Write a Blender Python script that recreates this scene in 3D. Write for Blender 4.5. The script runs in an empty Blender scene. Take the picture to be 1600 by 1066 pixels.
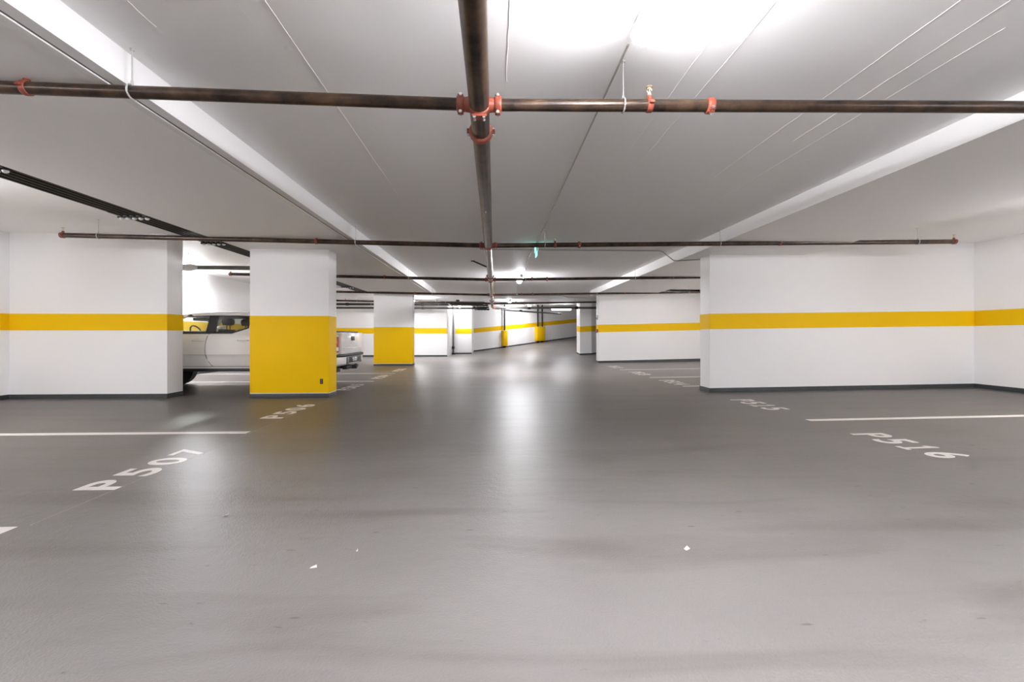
import bpy, bmesh, math, random
from mathutils import Vector, Matrix

random.seed(7)
S = bpy.context.scene
COL = S.collection

# ------------------------------------------------------------------ camera
cam_d = bpy.data.cameras.new('camera')
cam = bpy.data.objects.new('camera', cam_d)
COL.objects.link(cam)
cam.location = (0, 0, 1.2)
cam.rotation_euler = (math.radians(90), 0, math.radians(-2.29))
cam_d.sensor_width = 36.0
cam_d.lens = 700 / 1600 * 36.0
cam_d.shift_y = -9 / 1600
cam_d.clip_start = 0.05
S.camera = cam

# ------------------------------------------------------------------ world, exposure
w = bpy.data.worlds.new('world')
S.world = w
w.use_nodes = True
w.node_tree.nodes['Background'].inputs[0].default_value = (0.8, 0.8, 0.8, 1)
w.node_tree.nodes['Background'].inputs[1].default_value = 0.3
S.view_settings.view_transform = 'Standard'
S.view_settings.look = 'None'
S.view_settings.gamma = 1.0
S.view_settings.use_curve_mapping = False
S.view_settings.exposure = 0.56
S.cycles.use_denoising = True
S.cycles.max_bounces = 11
S.cycles.diffuse_bounces = 8
S.cycles.sample_clamp_indirect = 8.0
LAMP = 300.0                 # emission of the fluorescent lenses
LAMP_COL = (1.0, 0.988, 1.035)

# ------------------------------------------------------------------ materials
def lin(c):
    return tuple((x / 12.92 if x <= 0.04045 else ((x + 0.055) / 1.055) ** 2.4) for x in c)

def srgb(r, g, b):
    return lin((r / 255, g / 255, b / 255)) + (1,)

def new_mat(name):
    m = bpy.data.materials.new(name)
    m.use_nodes = True
    return m, m.node_tree.nodes, m.node_tree.links, m.node_tree.nodes['Principled BSDF']

def simple(name, col, rough=0.5, metal=0.0, var=0.06, scale=6.0, bump=0.0, bscale=60.0, spec=0.5):
    """paint / metal / plastic with a little procedural mottling"""
    m, N, L, P = new_mat(name)
    P.inputs['Roughness'].default_value = rough
    P.inputs['Metallic'].default_value = metal
    P.inputs['Specular IOR Level'].default_value = spec
    tc = N.new('ShaderNodeTexCoord')
    nz = N.new('ShaderNodeTexNoise'); nz.inputs['Scale'].default_value = scale; nz.inputs['Detail'].default_value = 5
    L.new(tc.outputs['Object'], nz.inputs['Vector'])
    mx = N.new('ShaderNodeMix'); mx.data_type = 'RGBA'
    mx.inputs[6].default_value = tuple(max(0, c * (1 - var)) for c in col[:3]) + (1,)
    mx.inputs[7].default_value = tuple(min(1, c * (1 + var)) for c in col[:3]) + (1,)
    L.new(nz.outputs['Fac'], mx.inputs[0])
    L.new(mx.outputs[2], P.inputs['Base Color'])
    if bump > 0:
        n2 = N.new('ShaderNodeTexNoise'); n2.inputs['Scale'].default_value = bscale; n2.inputs['Detail'].default_value = 3
        L.new(tc.outputs['Object'], n2.inputs['Vector'])
        b = N.new('ShaderNodeBump'); b.inputs['Strength'].default_value = bump; b.inputs['Distance'].default_value = 0.01
        L.new(n2.outputs['Fac'], b.inputs['Height'])
        L.new(b.outputs['Normal'], P.inputs['Normal'])
    return m

def emit(name, col, strength):
    m, N, L, P = new_mat(name)
    P.inputs['Base Color'].default_value = (0.9, 0.9, 0.9, 1)
    P.inputs['Emission Color'].default_value = col + (1,) if len(col) == 3 else col
    P.inputs['Emission Strength'].default_value = strength
    return m

M = {}
WHITE = (0.84, 0.834, 0.828, 1)
M['wall'] = simple('white_wall_paint', WHITE, 0.55, var=0.02, scale=0.8, bump=0.08, bscale=25)
M['yellow'] = simple('yellow_wall_paint', (0.80, 0.485, 0.003, 1), 0.55, spec=0.12, var=0.03, scale=2, bump=0.05, bscale=30)
M['base'] = simple('dark_membrane_upturn', (0.035, 0.04, 0.042, 1), 0.5, var=0.3, scale=9, bump=0.3, bscale=40)
M['marking'] = simple('white_floor_paint', (0.62, 0.58, 0.55, 1), 0.45, var=0.12, scale=12)
M['chalk'] = simple('faded_chalk', (0.24, 0.225, 0.21, 1), 0.6, var=0.15, scale=12)
M['galv'] = simple('galvanised_steel', (0.62, 0.62, 0.61, 1), 0.4, 0.5, 0.1, 20)
M['orange'] = simple('red_oxide_coupling_paint', (0.23, 0.05, 0.027, 1), 0.45, 0, 0.3, 15)
M['bolt'] = simple('zinc_bolt', (0.55, 0.55, 0.54, 1), 0.3, 0.8, 0.1, 30)
M['brass'] = simple('brass_sprinkler', (0.66, 0.55, 0.40, 1), 0.4, 0.3, 0.1, 30)
M['blackplastic'] = simple('black_conduit_plastic', (0.006, 0.0055, 0.005, 1), 0.45, 0, 0.3, 8, spec=0.2)
M['castiron'] = simple('black_cast_iron', (0.018, 0.016, 0.015, 1), 0.5, 0, 0.3, 8, spec=0.3)
M['housing'] = simple('white_enamel_housing', (0.82, 0.82, 0.81, 1), 0.35, 0, 0.02, 5)
M['conduit'] = simple('grey_emt_conduit', (0.48, 0.47, 0.46, 1), 0.4, 0.4, 0.08, 20)
M['greydark'] = simple('dark_grey_pipe', (0.10, 0.095, 0.09, 1), 0.45, 0.1, 0.2, 10)
LENS = {}
def lens_mat(power):
    if power not in LENS: LENS[power] = emit('fluorescent_lens', LAMP_COL, LAMP * power)
    return LENS[power]
M['exitgreen'] = emit('green_exit_panel', (0.12, 0.85, 0.65), 2.2)
M['paper'] = simple('white_paper', (0.55, 0.5, 0.47, 1), 0.8, 0, 0.05, 30)
M['red'] = simple('red_alarm_plastic', (0.35, 0.05, 0.03, 1), 0.4, 0, 0.1, 30)
# truck
M['carpaint'] = simple('pearl_white_car_paint', (0.74, 0.725, 0.70, 1), 0.18, 0, 0.01, 3)
M['carpaint'].node_tree.nodes['Principled BSDF'].inputs['Coat Weight'].default_value = 0.6
M['carpaint'].node_tree.nodes['Principled BSDF'].inputs['Coat Roughness'].default_value = 0.04
M['blacktrim'] = simple('black_trim_plastic', (0.012, 0.012, 0.013, 1), 0.5, 0, 0.2, 20)
M['greytrim'] = simple('grey_bumper_plastic', (0.10, 0.10, 0.105, 1), 0.45, 0, 0.15, 20)
M['rubber'] = simple('tyre_rubber', (0.012, 0.012, 0.012, 1), 0.75, 0, 0.2, 30, 0.3, 80)
M['alloy'] = simple('alloy_wheel', (0.45, 0.45, 0.46, 1), 0.3, 0.8, 0.05, 20)
M['chrome'] = simple('chrome', (0.75, 0.75, 0.76, 1), 0.12, 1.0, 0.02, 10)
M['seat'] = simple('dark_seat_fabric', (0.02, 0.02, 0.021, 1), 0.8, 0, 0.2, 40)
M['taillight'] = simple('red_tail_lens', (0.42, 0.03, 0.02, 1), 0.15, 0, 0.1, 20)
M['clearlens'] = simple('clear_tail_lens', (0.75, 0.70, 0.68, 1), 0.15, 0, 0.05, 20)

def glass_mat(name, tint):
    m, N, L, P = new_mat(name)
    N.remove(P)
    tr = N.new('ShaderNodeBsdfTransparent'); tr.inputs[0].default_value = tint
    gl = N.new('ShaderNodeBsdfGlossy'); gl.inputs['Roughness'].default_value = 0.03
    nz = N.new('ShaderNodeTexNoise'); nz.inputs['Scale'].default_value = 3
    fr = N.new('ShaderNodeMapRange'); fr.inputs['To Min'].default_value = 0.05; fr.inputs['To Max'].default_value = 0.09
    L.new(nz.outputs['Fac'], fr.inputs[0])
    mx = N.new('ShaderNodeMixShader')
    L.new(fr.outputs[0], mx.inputs[0]); L.new(tr.outputs[0], mx.inputs[1]); L.new(gl.outputs[0], mx.inputs[2])
    L.new(mx.outputs[0], N['Material Output'].inputs['Surface'])
    return m
M['glass'] = glass_mat('clear_car_glass', (0.86, 0.88, 0.85, 1))
M['privacy'] = glass_mat('tinted_car_glass', (0.82, 0.83, 0.82, 1))

def ceiling_mat():
    m, N, L, P = new_mat('white_painted_concrete_ceiling')
    P.inputs['Roughness'].default_value = 0.55
    geo = N.new('ShaderNodeNewGeometry')
    nz = N.new('ShaderNodeTexNoise'); nz.inputs['Scale'].default_value = 0.7; nz.inputs['Detail'].default_value = 6
    L.new(geo.outputs['Position'], nz.inputs['Vector'])
    mx = N.new('ShaderNodeMix'); mx.data_type = 'RGBA'
    mx.inputs[6].default_value = (0.90, 0.896, 0.893, 1); mx.inputs[7].default_value = (0.92, 0.917, 0.914, 1)
    L.new(nz.outputs['Fac'], mx.inputs[0]); L.new(mx.outputs[2], P.inputs['Base Color'])
    # formwork board joints
    br = N.new('ShaderNodeTexBrick')
    br.inputs['Scale'].default_value = 1.0
    br.inputs['Mortar Size'].default_value = 0.004; br.inputs['Mortar Smooth'].default_value = 0.3
    br.inputs['Brick Width'].default_value = 1.22; br.inputs['Row Height'].default_value = 2.44
    mp = N.new('ShaderNodeMapping'); mp.inputs['Location'].default_value = (0.23, 0.6, 0)
    L.new(geo.outputs['Position'], mp.inputs['Vector']); L.new(mp.outputs[0], br.inputs['Vector'])
    n3 = N.new('ShaderNodeTexNoise'); n3.inputs['Scale'].default_value = 1.6; n3.inputs['Detail'].default_value = 4
    L.new(geo.outputs['Position'], n3.inputs['Vector'])
    ad = N.new('ShaderNodeMath'); ad.operation = 'MULTIPLY_ADD'; ad.inputs[1].default_value = 0.25
    L.new(br.outputs['Fac'], ad.inputs[0]); L.new(n3.outputs['Fac'], ad.inputs[2])
    # small paint blobs
    vo = N.new('ShaderNodeTexVoronoi'); vo.inputs['Scale'].default_value = 2.3
    L.new(geo.outputs['Position'], vo.inputs['Vector'])
    rp = N.new('ShaderNodeValToRGB'); rp.color_ramp.elements[0].position = 0.02; rp.color_ramp.elements[1].position = 0.06
    rp.color_ramp.elements[0].color = (1, 1, 1, 1); rp.color_ramp.elements[1].color = (0, 0, 0, 1)
    L.new(vo.outputs['Distance'], rp.inputs[0])
    a2 = N.new('ShaderNodeMath'); a2.operation = 'MULTIPLY_ADD'; a2.inputs[1].default_value = 0.3
    L.new(rp.outputs[0], a2.inputs[0]); L.new(ad.outputs[0], a2.inputs[2])
    b = N.new('ShaderNodeBump'); b.inputs['Strength'].default_value = 0.22; b.inputs['Distance'].default_value = 0.02
    L.new(a2.outputs[0], b.inputs['Height']); L.new(b.outputs[0], P.inputs['Normal'])
    return m
M['ceiling'] = ceiling_mat()

def floor_mat():
    m, N, L, P = new_mat('grey_coated_concrete_floor')
    geo = N.new('ShaderNodeNewGeometry')
    # broad mottling
    n1 = N.new('ShaderNodeTexNoise'); n1.inputs['Scale'].default_value = 0.45; n1.inputs['Detail'].default_value = 7; n1.inputs['Roughness'].default_value = 0.6
    L.new(geo.outputs['Position'], n1.inputs['Vector'])
    r1 = N.new('ShaderNodeValToRGB')
    r1.color_ramp.elements[0].position = 0.3; r1.color_ramp.elements[0].color = (0.135, 0.126, 0.120, 1)
    r1.color_ramp.elements[1].position = 0.7; r1.color_ramp.elements[1].color = (0.172, 0.163, 0.156, 1)
    L.new(n1.outputs['Fac'], r1.inputs[0])
    # streaks of tyre dirt
    mp = N.new('ShaderNodeMapping'); mp.inputs['Scale'].default_value = (0.35, 2.2, 1); mp.inputs['Rotation'].default_value = (0, 0, 0.25)
    L.new(geo.outputs['Position'], mp.inputs['Vector'])
    n2 = N.new('ShaderNodeTexNoise'); n2.inputs['Scale'].default_value = 1.3; n2.inputs['Detail'].default_value = 8; n2.inputs['Distortion'].default_value = 0.6
    L.new(mp.outputs[0], n2.inputs['Vector'])
    r2 = N.new('ShaderNodeValToRGB')
    r2.color_ramp.elements[0].position = 0.32; r2.color_ramp.elements[0].color = (0.77, 0.75, 0.735, 1)
    r2.color_ramp.elements[1].position = 0.5; r2.color_ramp.elements[1].color = (1, 1, 1, 1)
    L.new(n2.outputs['Fac'], r2.inputs[0])
    mu = N.new('ShaderNodeMix'); mu.data_type = 'RGBA'; mu.blend_type = 'MULTIPLY'; mu.inputs[0].default_value = 1
    L.new(r1.outputs[0], mu.inputs[6]); L.new(r2.outputs[0], mu.inputs[7])
    # little dark scuffs
    mp3 = N.new('ShaderNodeMapping'); mp3.inputs['Scale'].default_value = (1.0, 3.5, 1); mp3.inputs['Rotation'].default_value = (0, 0, -0.5)
    L.new(geo.outputs['Position'], mp3.inputs['Vector'])
    vo = N.new('ShaderNodeTexVoronoi'); vo.inputs['Scale'].default_value = 2.0; vo.inputs['Randomness'].default_value = 1
    L.new(mp3.outputs[0], vo.inputs['Vector'])
    r3 = N.new('ShaderNodeValToRGB')
    r3.color_ramp.elements[0].position = 0.03; r3.color_ramp.elements[0].color = (0.45, 0.43, 0.42, 1)
    r3.color_ramp.elements[1].position = 0.065; r3.color_ramp.elements[1].color = (1, 1, 1, 1)
    L.new(vo.outputs['Distance'], r3.inputs[0])
    mu2 = N.new('ShaderNodeMix'); mu2.data_type = 'RGBA'; mu2.blend_type = 'MULTIPLY'; mu2.inputs[0].default_value = 0.8
    L.new(mu.outputs[2], mu2.inputs[6]); L.new(r3.outputs[0], mu2.inputs[7])
    # scattered small flecks
    mp6 = N.new('ShaderNodeMapping'); mp6.inputs['Scale'].default_value = (1.0, 2.2, 1); mp6.inputs['Rotation'].default_value = (0, 0, 0.5)
    L.new(geo.outputs['Position'], mp6.inputs['Vector'])
    n6 = N.new('ShaderNodeTexNoise'); n6.inputs['Scale'].default_value = 7; n6.inputs['Detail'].default_value = 5; n6.inputs['Roughness'].default_value = 0.7
    L.new(mp6.outputs[0], n6.inputs['Vector'])
    r6 = N.new('ShaderNodeValToRGB')
    r6.color_ramp.elements[0].position = 0.655; r6.color_ramp.elements[0].color = (1, 1, 1, 1)
    r6.color_ramp.elements[1].position = 0.72; r6.color_ramp.elements[1].color = (0.55, 0.52, 0.50, 1)
    L.new(n6.outputs['Fac'], r6.inputs[0])
    mu6 = N.new('ShaderNodeMix'); mu6.data_type = 'RGBA'; mu6.blend_type = 'MULTIPLY'; mu6.inputs[0].default_value = 0.9
    L.new(mu2.outputs[2], mu6.inputs[6]); L.new(r6.outputs[0], mu6.inputs[7]); mu2 = mu6
    # darker, slightly brown band across the middle distance, its edges broken by noise
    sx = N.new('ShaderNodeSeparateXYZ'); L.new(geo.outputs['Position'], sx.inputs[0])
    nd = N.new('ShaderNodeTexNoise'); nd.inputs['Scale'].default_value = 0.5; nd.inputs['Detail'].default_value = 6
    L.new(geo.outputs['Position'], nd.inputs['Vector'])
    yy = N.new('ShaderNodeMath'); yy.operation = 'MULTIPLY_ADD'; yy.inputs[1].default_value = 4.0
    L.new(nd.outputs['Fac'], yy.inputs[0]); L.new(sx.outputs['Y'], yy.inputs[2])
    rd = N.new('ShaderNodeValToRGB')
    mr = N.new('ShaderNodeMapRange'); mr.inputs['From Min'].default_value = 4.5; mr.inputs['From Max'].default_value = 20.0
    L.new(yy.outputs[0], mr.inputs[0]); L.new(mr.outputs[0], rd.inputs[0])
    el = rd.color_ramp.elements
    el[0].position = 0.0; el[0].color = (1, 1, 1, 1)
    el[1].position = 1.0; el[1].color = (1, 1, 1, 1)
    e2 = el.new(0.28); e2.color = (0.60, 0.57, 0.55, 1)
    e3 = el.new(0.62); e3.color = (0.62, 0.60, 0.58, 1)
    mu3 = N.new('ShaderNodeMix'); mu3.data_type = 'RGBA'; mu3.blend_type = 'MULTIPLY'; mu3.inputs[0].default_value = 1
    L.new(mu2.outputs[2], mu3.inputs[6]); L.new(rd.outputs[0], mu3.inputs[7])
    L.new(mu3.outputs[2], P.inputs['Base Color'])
    rr = N.new('ShaderNodeMapRange'); rr.inputs['To Min'].default_value = 0.32; rr.inputs['To Max'].default_value = 0.45
    L.new(n2.outputs['Fac'], rr.inputs[0]); L.new(rr.outputs[0], P.inputs['Roughness'])
    P.inputs['Specular IOR Level'].default_value = 0.3
    # grainy anti slip coat
    n4 = N.new('ShaderNodeTexNoise'); n4.inputs['Scale'].default_value = 90; n4.inputs['Detail'].default_value = 2
    L.new(geo.outputs['Position'], n4.inputs['Vector'])
    n5 = N.new('ShaderNodeTexNoise'); n5.inputs['Scale'].default_value = 14; n5.inputs['Detail'].default_value = 2
    L.new(geo.outputs['Position'], n5.inputs['Vector'])
    ad = N.new('ShaderNodeMath'); ad.operation = 'ADD'
    L.new(n4.outputs['Fac'], ad.inputs[0]); L.new(n5.outputs['Fac'], ad.inputs[1])
    b = N.new('ShaderNodeBump'); b.inputs['Strength'].default_value = 0.32; b.inputs['Distance'].default_value = 0.006
    L.new(ad.outputs[0], b.inputs['Height']); L.new(b.outputs[0], P.inputs['Normal'])
    return m
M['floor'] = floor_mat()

def pipe_mat():
    m, N, L, P = new_mat('black_steel_sprinkler_pipe')
    tc = N.new('ShaderNodeNewGeometry')
    n1 = N.new('ShaderNodeTexNoise'); n1.inputs['Scale'].default_value = 5; n1.inputs['Detail'].default_value = 8; n1.inputs['Roughness'].default_value = 0.7
    L.new(tc.outputs['Position'], n1.inputs['Vector'])
    r = N.new('ShaderNodeValToRGB')
    e = r.color_ramp.elements
    e[0].position = 0.38; e[0].color = (0.012, 0.008, 0.006, 1)
    e[1].position = 0.62; e[1].color = (0.075, 0.044, 0.026, 1)
    x = e.new(0.75); x.color = (0.15, 0.095, 0.05, 1)
    L.new(n1.outputs['Fac'], r.inputs[0]); L.new(r.outputs[0], P.inputs['Base Color'])
    P.inputs['Roughness'].default_value = 0.30
    P.inputs['Metallic'].default_value = 0.25
    P.inputs['Specular IOR Level'].default_value = 0.45
    return m
M['pipe'] = pipe_mat()

# ------------------------------------------------------------------ mesh helpers
ORG = {}

class MB:
    def __init__(self):
        self.v = []; self.f = []
    def add(self, vs, fs):
        n = len(self.v)
        self.v += [tuple(p) for p in vs]
        self.f += [tuple(n + i for i in f) for f in fs]
        return self
    def box(self, x0, x1, y0, y1, z0, z1):
        return self.add([(x0, y0, z0), (x1, y0, z0), (x1, y1, z0), (x0, y1, z0), (x0, y0, z1), (x1, y0, z1), (x1, y1, z1), (x0, y1, z1)],
                        [(0, 3, 2, 1), (4, 5, 6, 7), (0, 1, 5, 4), (1, 2, 6, 5), (2, 3, 7, 6), (3, 0, 4, 7)])
    def ring(self, c, ax, r, n):
        ax = Vector(ax).normalized()
        t = Vector((0, 0, 1)) if abs(ax.z) < 0.9 else Vector((1, 0, 0))
        a = ax.cross(t).normalized(); b = ax.cross(a)
        c = Vector(c)
        return [c + r * (math.cos(2 * math.pi * i / n) * a + math.sin(2 * math.pi * i / n) * b) for i in range(n)]
    def cyl(self, p0, p1, r0, r1=None, n=16, cap=True):
        r1 = r0 if r1 is None else r1
        ax = Vector(p1) - Vector(p0)
        vs = self.ring(p0, ax, r0, n) + self.ring(p1, ax, r1, n)
        fs = [(i, i + n, (i + 1) % n + n, (i + 1) % n) for i in range(n)]
        if cap:
            fs += [tuple(range(n)), tuple(range(2 * n - 1, n - 1, -1))]
        return self.add(vs, fs)
    def lathe(self, p0, ax, prof, n=16):
        """prof: list of (distance along axis, radius)"""
        ax = Vector(ax).normalized(); vs = []; fs = []
        for (t, r) in prof:
            vs += self.ring(Vector(p0) + ax * t, ax, max(r, 1e-4), n)
        for k in range(len(prof) - 1):
            fs += [(k * n + i, (k + 1) * n + i, (k + 1) * n + (i + 1) % n, k * n + (i + 1) % n) for i in range(n)]
        fs += [tuple(range(n)), tuple(range(len(prof) * n - 1, (len(prof) - 1) * n - 1, -1))]
        return self.add(vs, fs)
    def tube(self, pts, r, n=10):
        pts = [Vector(p) for p in pts]; vs = []; fs = []
        for i, p in enumerate(pts):
            d = (pts[min(i + 1, len(pts) - 1)] - pts[max(i - 1, 0)]).normalized()
            vs += self.ring(p, d, r, n)
        for k in range(len(pts) - 1):
            fs += [(k * n + i, (k + 1) * n + i, (k + 1) * n + (i + 1) % n, k * n + (i + 1) % n) for i in range(n)]
        fs += [tuple(range(n)), tuple(range(len(pts) * n - 1, (len(pts) - 1) * n - 1, -1))]
        return self.add(vs, fs)
    def prism(self, poly, z0, z1):
        """plan polygon (counter-clockwise) extruded; z0/z1 number or list per vertex"""
        n = len(poly)
        a = z0 if isinstance(z0, (list, tuple)) else [z0] * n
        b = z1 if isinstance(z1, (list, tuple)) else [z1] * n
        vs = [(p[0], p[1], a[i]) for i, p in enumerate(poly)] + [(p[0], p[1], b[i]) for i, p in enumerate(poly)]
        fs = [tuple(range(n - 1, -1, -1)), tuple(range(n, 2 * n))] + [(i, (i + 1) % n, (i + 1) % n + n, i + n) for i in range(n)]
        return self.add(vs, fs)
    def sheet(self, poly, t, axis):
        """flat polygon of 3d points given thickness t along axis"""
        n = len(poly); ax = Vector(axis).normalized() * t
        vs = [Vector(p) for p in poly] + [Vector(p) + ax for p in poly]
        return self.add(vs, [tuple(range(n)), tuple(range(2 * n - 1, n - 1, -1))] + [(i, i + n, (i + 1) % n + n, (i + 1) % n) for i in range(n)])
    def mesh(self, name, mat, org=(0, 0, 0), smooth=35, bevel=0.0, seg=2):
        me = bpy.data.meshes.new(name)
        o = Vector(org)
        me.from_pydata([tuple(Vector(p) - o) for p in self.v], [], self.f)
        bm = bmesh.new(); bm.from_mesh(me)
        bmesh.ops.remove_doubles(bm, verts=bm.verts, dist=1e-6)
        bmesh.ops.recalc_face_normals(bm, faces=bm.faces)
        if bevel > 0:
            es = [e for e in bm.edges if len(e.link_faces) == 2 and e.calc_face_angle(0) > math.radians(40)]
            bmesh.ops.bevel(bm, geom=es, offset=bevel, segments=seg, affect='EDGES', profile=0.5, clamp_overlap=True)
        bm.to_mesh(me); bm.free()
        if smooth:
            me.shade_smooth()
            me.set_sharp_from_angle(angle=math.radians(smooth))
        me.materials.append(M[mat] if isinstance(mat, str) else mat)
        return me
    def build(self, name, mat, parent=None, smooth=35, bevel=0.0, seg=2, local=False):
        org = (0, 0, 0) if (parent is None or local) else ORG.get(parent.name, (0, 0, 0))
        return link(name, self.mesh(name, mat, org, smooth, bevel, seg), parent)

def link(name, me, parent=None, loc=None, rot=None):
    o = bpy.data.objects.new(name, me)
    COL.objects.link(o)
    if parent is not None:
        o.parent = parent
        ORG[o.name] = ORG.get(parent.name, (0, 0, 0))
    if loc is not None:
        o.location = Vector(loc) - Vector(ORG.get(parent.name, (0, 0, 0)) if parent else (0, 0, 0))
    if rot is not None:
        o.rotation_euler = rot
    return o

def tag(o, label, cat, group=None):
    o['label'] = label; o['category'] = cat
    if group: o['group'] = group
    return o

def thing(name, label, cat, loc=(0, 0, 0), group=None):
    o = bpy.data.objects.new(name, None)
    COL.objects.link(o)
    o.location = loc; o.empty_display_size = 0.2
    ORG[o.name] = tuple(loc)
    return tag(o, label, cat, group)

def struct(o):
    o['kind'] = 'structure'
    return o

# ------------------------------------------------------------------ the setting: floor
XL, XR = -9.12, 10.06        # side walls
YB, YE = -13.0, 44.0         # behind the camera / far end
ZC, ZO, ZB = 3.07, 3.135, 2.855   # aisle ceiling, side ceiling, underside of the drop bands
BL0, BL1 = -4.80, -2.42     # left drop band
BR0, BR1 = 4.05, 6.37        # right drop band
YBE = 18.7                   # the bands end here

def fz(x, y):
    """height of the floor: a fall towards the aisle on the right, and the ramp at the back"""
    s1 = max(0.0, x - 1.8) * 0.0125
    s = (x + 1.46) * 0.727 + (y - 31.0) * 0.69 + 0.5
    k = 0.6
    ramp = 0.082 * (k * math.log1p(math.exp(s / k)) if s / k < 30 else s)
    if y < 20: ramp = 0.0 if s < -3 else ramp
    return s1 * (1 if y < 19 else max(0, 1 - (y - 19) / 5)) + ramp

def make_floor():
    me = bpy.data.meshes.new('floor')
    xs = [XL - 0.3 + i * (XR - XL + 0.6) / 56 for i in range(57)]
    ys = [YB - 0.3 + j * (YE - YB + 0.6) / 150 for j in range(151)]
    vs = [(x, y, fz(x, y)) for y in ys for x in xs]
    n = len(xs)
    fs = [(j * n + i, j * n + i + 1, (j + 1) * n + i + 1, (j + 1) * n + i) for j in range(len(ys) - 1) for i in range(n - 1)]
    me.from_pydata(vs, [], fs)
    me.shade_smooth()
    me.materials.append(M['floor'])
    return struct(link('floor', me))
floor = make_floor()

# ------------------------------------------------------------------ ceiling
def make_ceiling():
    b = MB()
    b.box(BL1 - 0.05, BR0 + 0.05, YB - 0.2, YBE, ZC, ZC + 0.3)
    b.box(XL - 0.2, BL0 + 0.05, YB - 0.2, YBE, ZO, ZC + 0.3)
    b.box(BR1 - 0.05, XR + 0.2, YB - 0.2, YBE, ZO, ZC + 0.3)
    b.box(XL - 0.2, XR + 0.2, YBE, 27.0, ZC, ZC + 0.3)
    b.prism([(XL - 0.2, 27.0), (XR + 0.2, 27.0), (XR + 0.2, YE), (XL - 0.2, YE)], [ZC, ZC, ZC + 1.1, ZC + 1.1], [ZC + 0.3, ZC + 0.3, ZC + 1.4, ZC + 1.4])
    c = struct(b.build('ceiling', 'ceiling', smooth=0))
    MB().box(BL0, BL1, YB - 0.2, YBE, ZB, ZC + 0.28).build('drop_band', 'ceiling', c, 0)
    MB().box(BR0, BR1, YB - 0.2, YBE, ZB, ZC + 0.28).build('drop_band', 'ceiling', c, 0)
    # narrow raised strip with an open seam beside it, along the left band
    MB().box(BL1 - 0.16, BL1 - 0.10, YB, YBE, ZB - 0.012, ZB + 0.01).build('seam_strip', 'housing', c, 0)
    MB().box(BL1 - 0.098, BL1 - 0.088, YB, YBE, ZB - 0.003, ZB + 0.01).build('seam_gap', 'greydark', c, 0)
    # ridges left by the formwork joints
    for x, y0, y1 in [(2.60, 2.0, 5.2), (1.58, 2.2, 5.6), (1.37, 2.2, 4.4), (2.88, 2.0, 4.2), (-1.28, 2.3, 6.0), (0.09, 2.0, 3.3), (-2.05, 2.2, 2.8), (3.1, 2.6, 6.5)]:
        r = MB()
        n = 14
        pts = []
        for i in range(n):
            y = y0 + (y1 - y0) * i / (n - 1)
            pts.append((x + random.uniform(-.004, .004), y, ZC + 0.0006))
        r.tube(pts, 0.003, 6)
        r.build('joint_ridge', 'ceiling', c, 60)
    return c
ceiling = make_ceiling()

# ------------------------------------------------------------------ walls
def strip(mb, p0, p1, lo, hi, t):
    """slab of thickness t standing proud of the face p0 -> p1 (outward = right of the direction), lo/hi above the floor"""
    d = Vector((p1[0] - p0[0], p1[1] - p0[1])).normalized()
    nrm = Vector((d.y, -d.x)) * t
    e = d * t
    q = [(p0[0] - e.x, p0[1] - e.y), (p0[0] - e.x + nrm.x, p0[1] - e.y + nrm.y), (p1[0] + e.x + nrm.x, p1[1] + e.y + nrm.y), (p1[0] + e.x, p1[1] + e.y)]
    za = fz(*p0); zb = fz(*p1)
    mb.prism(q, [za + lo, za + lo, zb + lo, zb + lo], [za + hi, za + hi, zb + hi, zb + hi])

STR_LO, STR_HI, BB = 1.292, 1.608, 0.085

def wall(name, poly, faces, top=ZB + 0.06, stripe=True, bevel=0.012, nseg=1):
    zs = [fz(*p) - 0.12 for p in poly]
    tops = top if isinstance(top, (list, tuple)) else [top] * len(poly)
    o = struct(MB().prism(poly, zs, list(tops)).build(name, 'wall', bevel=bevel))
    for (p0, p1) in faces:
        if stripe:
            m = MB(); strip(m, p0, p1, STR_LO, STR_HI, 0.0025)
            m.build('yellow_stripe', 'yellow', o, 0)
        m = MB()
        k = 6 if nseg > 1 else 1
        for i in range(k):
            a = tuple(p0[j] + (p1[j] - p0[j]) * i / k for j in (0, 1)); c = tuple(p0[j] + (p1[j] - p0[j]) * (i + 1) / k for j in (0, 1))
            strip(m, a, c, -0.05, BB, 0.006)
        m.build('baseboard', 'base', o, 0)
    return o

# near left partition (beside the truck bay)
YL = 8.80
wall('wall_near_left', [(XL, YL), (-6.23, YL), (-6.23, YL + 0.44), (XL, YL + 0.44)],
     [((XL, YL), (-6.23, YL)), ((-6.23, YL), (-6.23, YL + 0.44)), ((-6.23, YL + 0.44), (XL, YL + 0.44))], ZO + 0.03)
# near right partition
YR = 9.0
wall('wall_near_right', [(4.41, YR), (XR, YR), (XR, YR + 0.43), (4.41, YR + 0.43)],
     [((4.41, YR), (XR, YR)), ((4.41, YR + 0.43), (4.41, YR)), ((XR, YR + 0.43), (4.41, YR + 0.43))], ZO + 0.03)
# far right partition
wall('wall_far_right', [(4.40, 18.7), (XR, 18.7), (XR, 19.15), (4.40, 19.15)],
     [((4.40, 18.7), (XR, 18.7)), ((4.40, 19.15), (4.40, 18.7))], ZO + 0.03)
# far left wall and its return
wall('wall_far_left', [(XL, 25.35), (-2.64, 25.35), (-2.64, 28.65), (XL, 28.65)],
     [((XL, 25.35), (-2.64, 25.35))], ZC + 0.04)
# white block at the foot of the ramp, rounded on its left edge
wall('wall_ramp_foot', [(-2.2, 28.6), (-1.42, 28.6), (-1.42, 31.4), (-2.63, 31.4), (-2.63, 28.9), (-2.45, 28.7)],
     [((-2.2, 28.6), (-1.42, 28.6)), ((-2.45, 28.7), (-2.2, 28.6))], ZC + 0.2, bevel=0.0)
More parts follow.
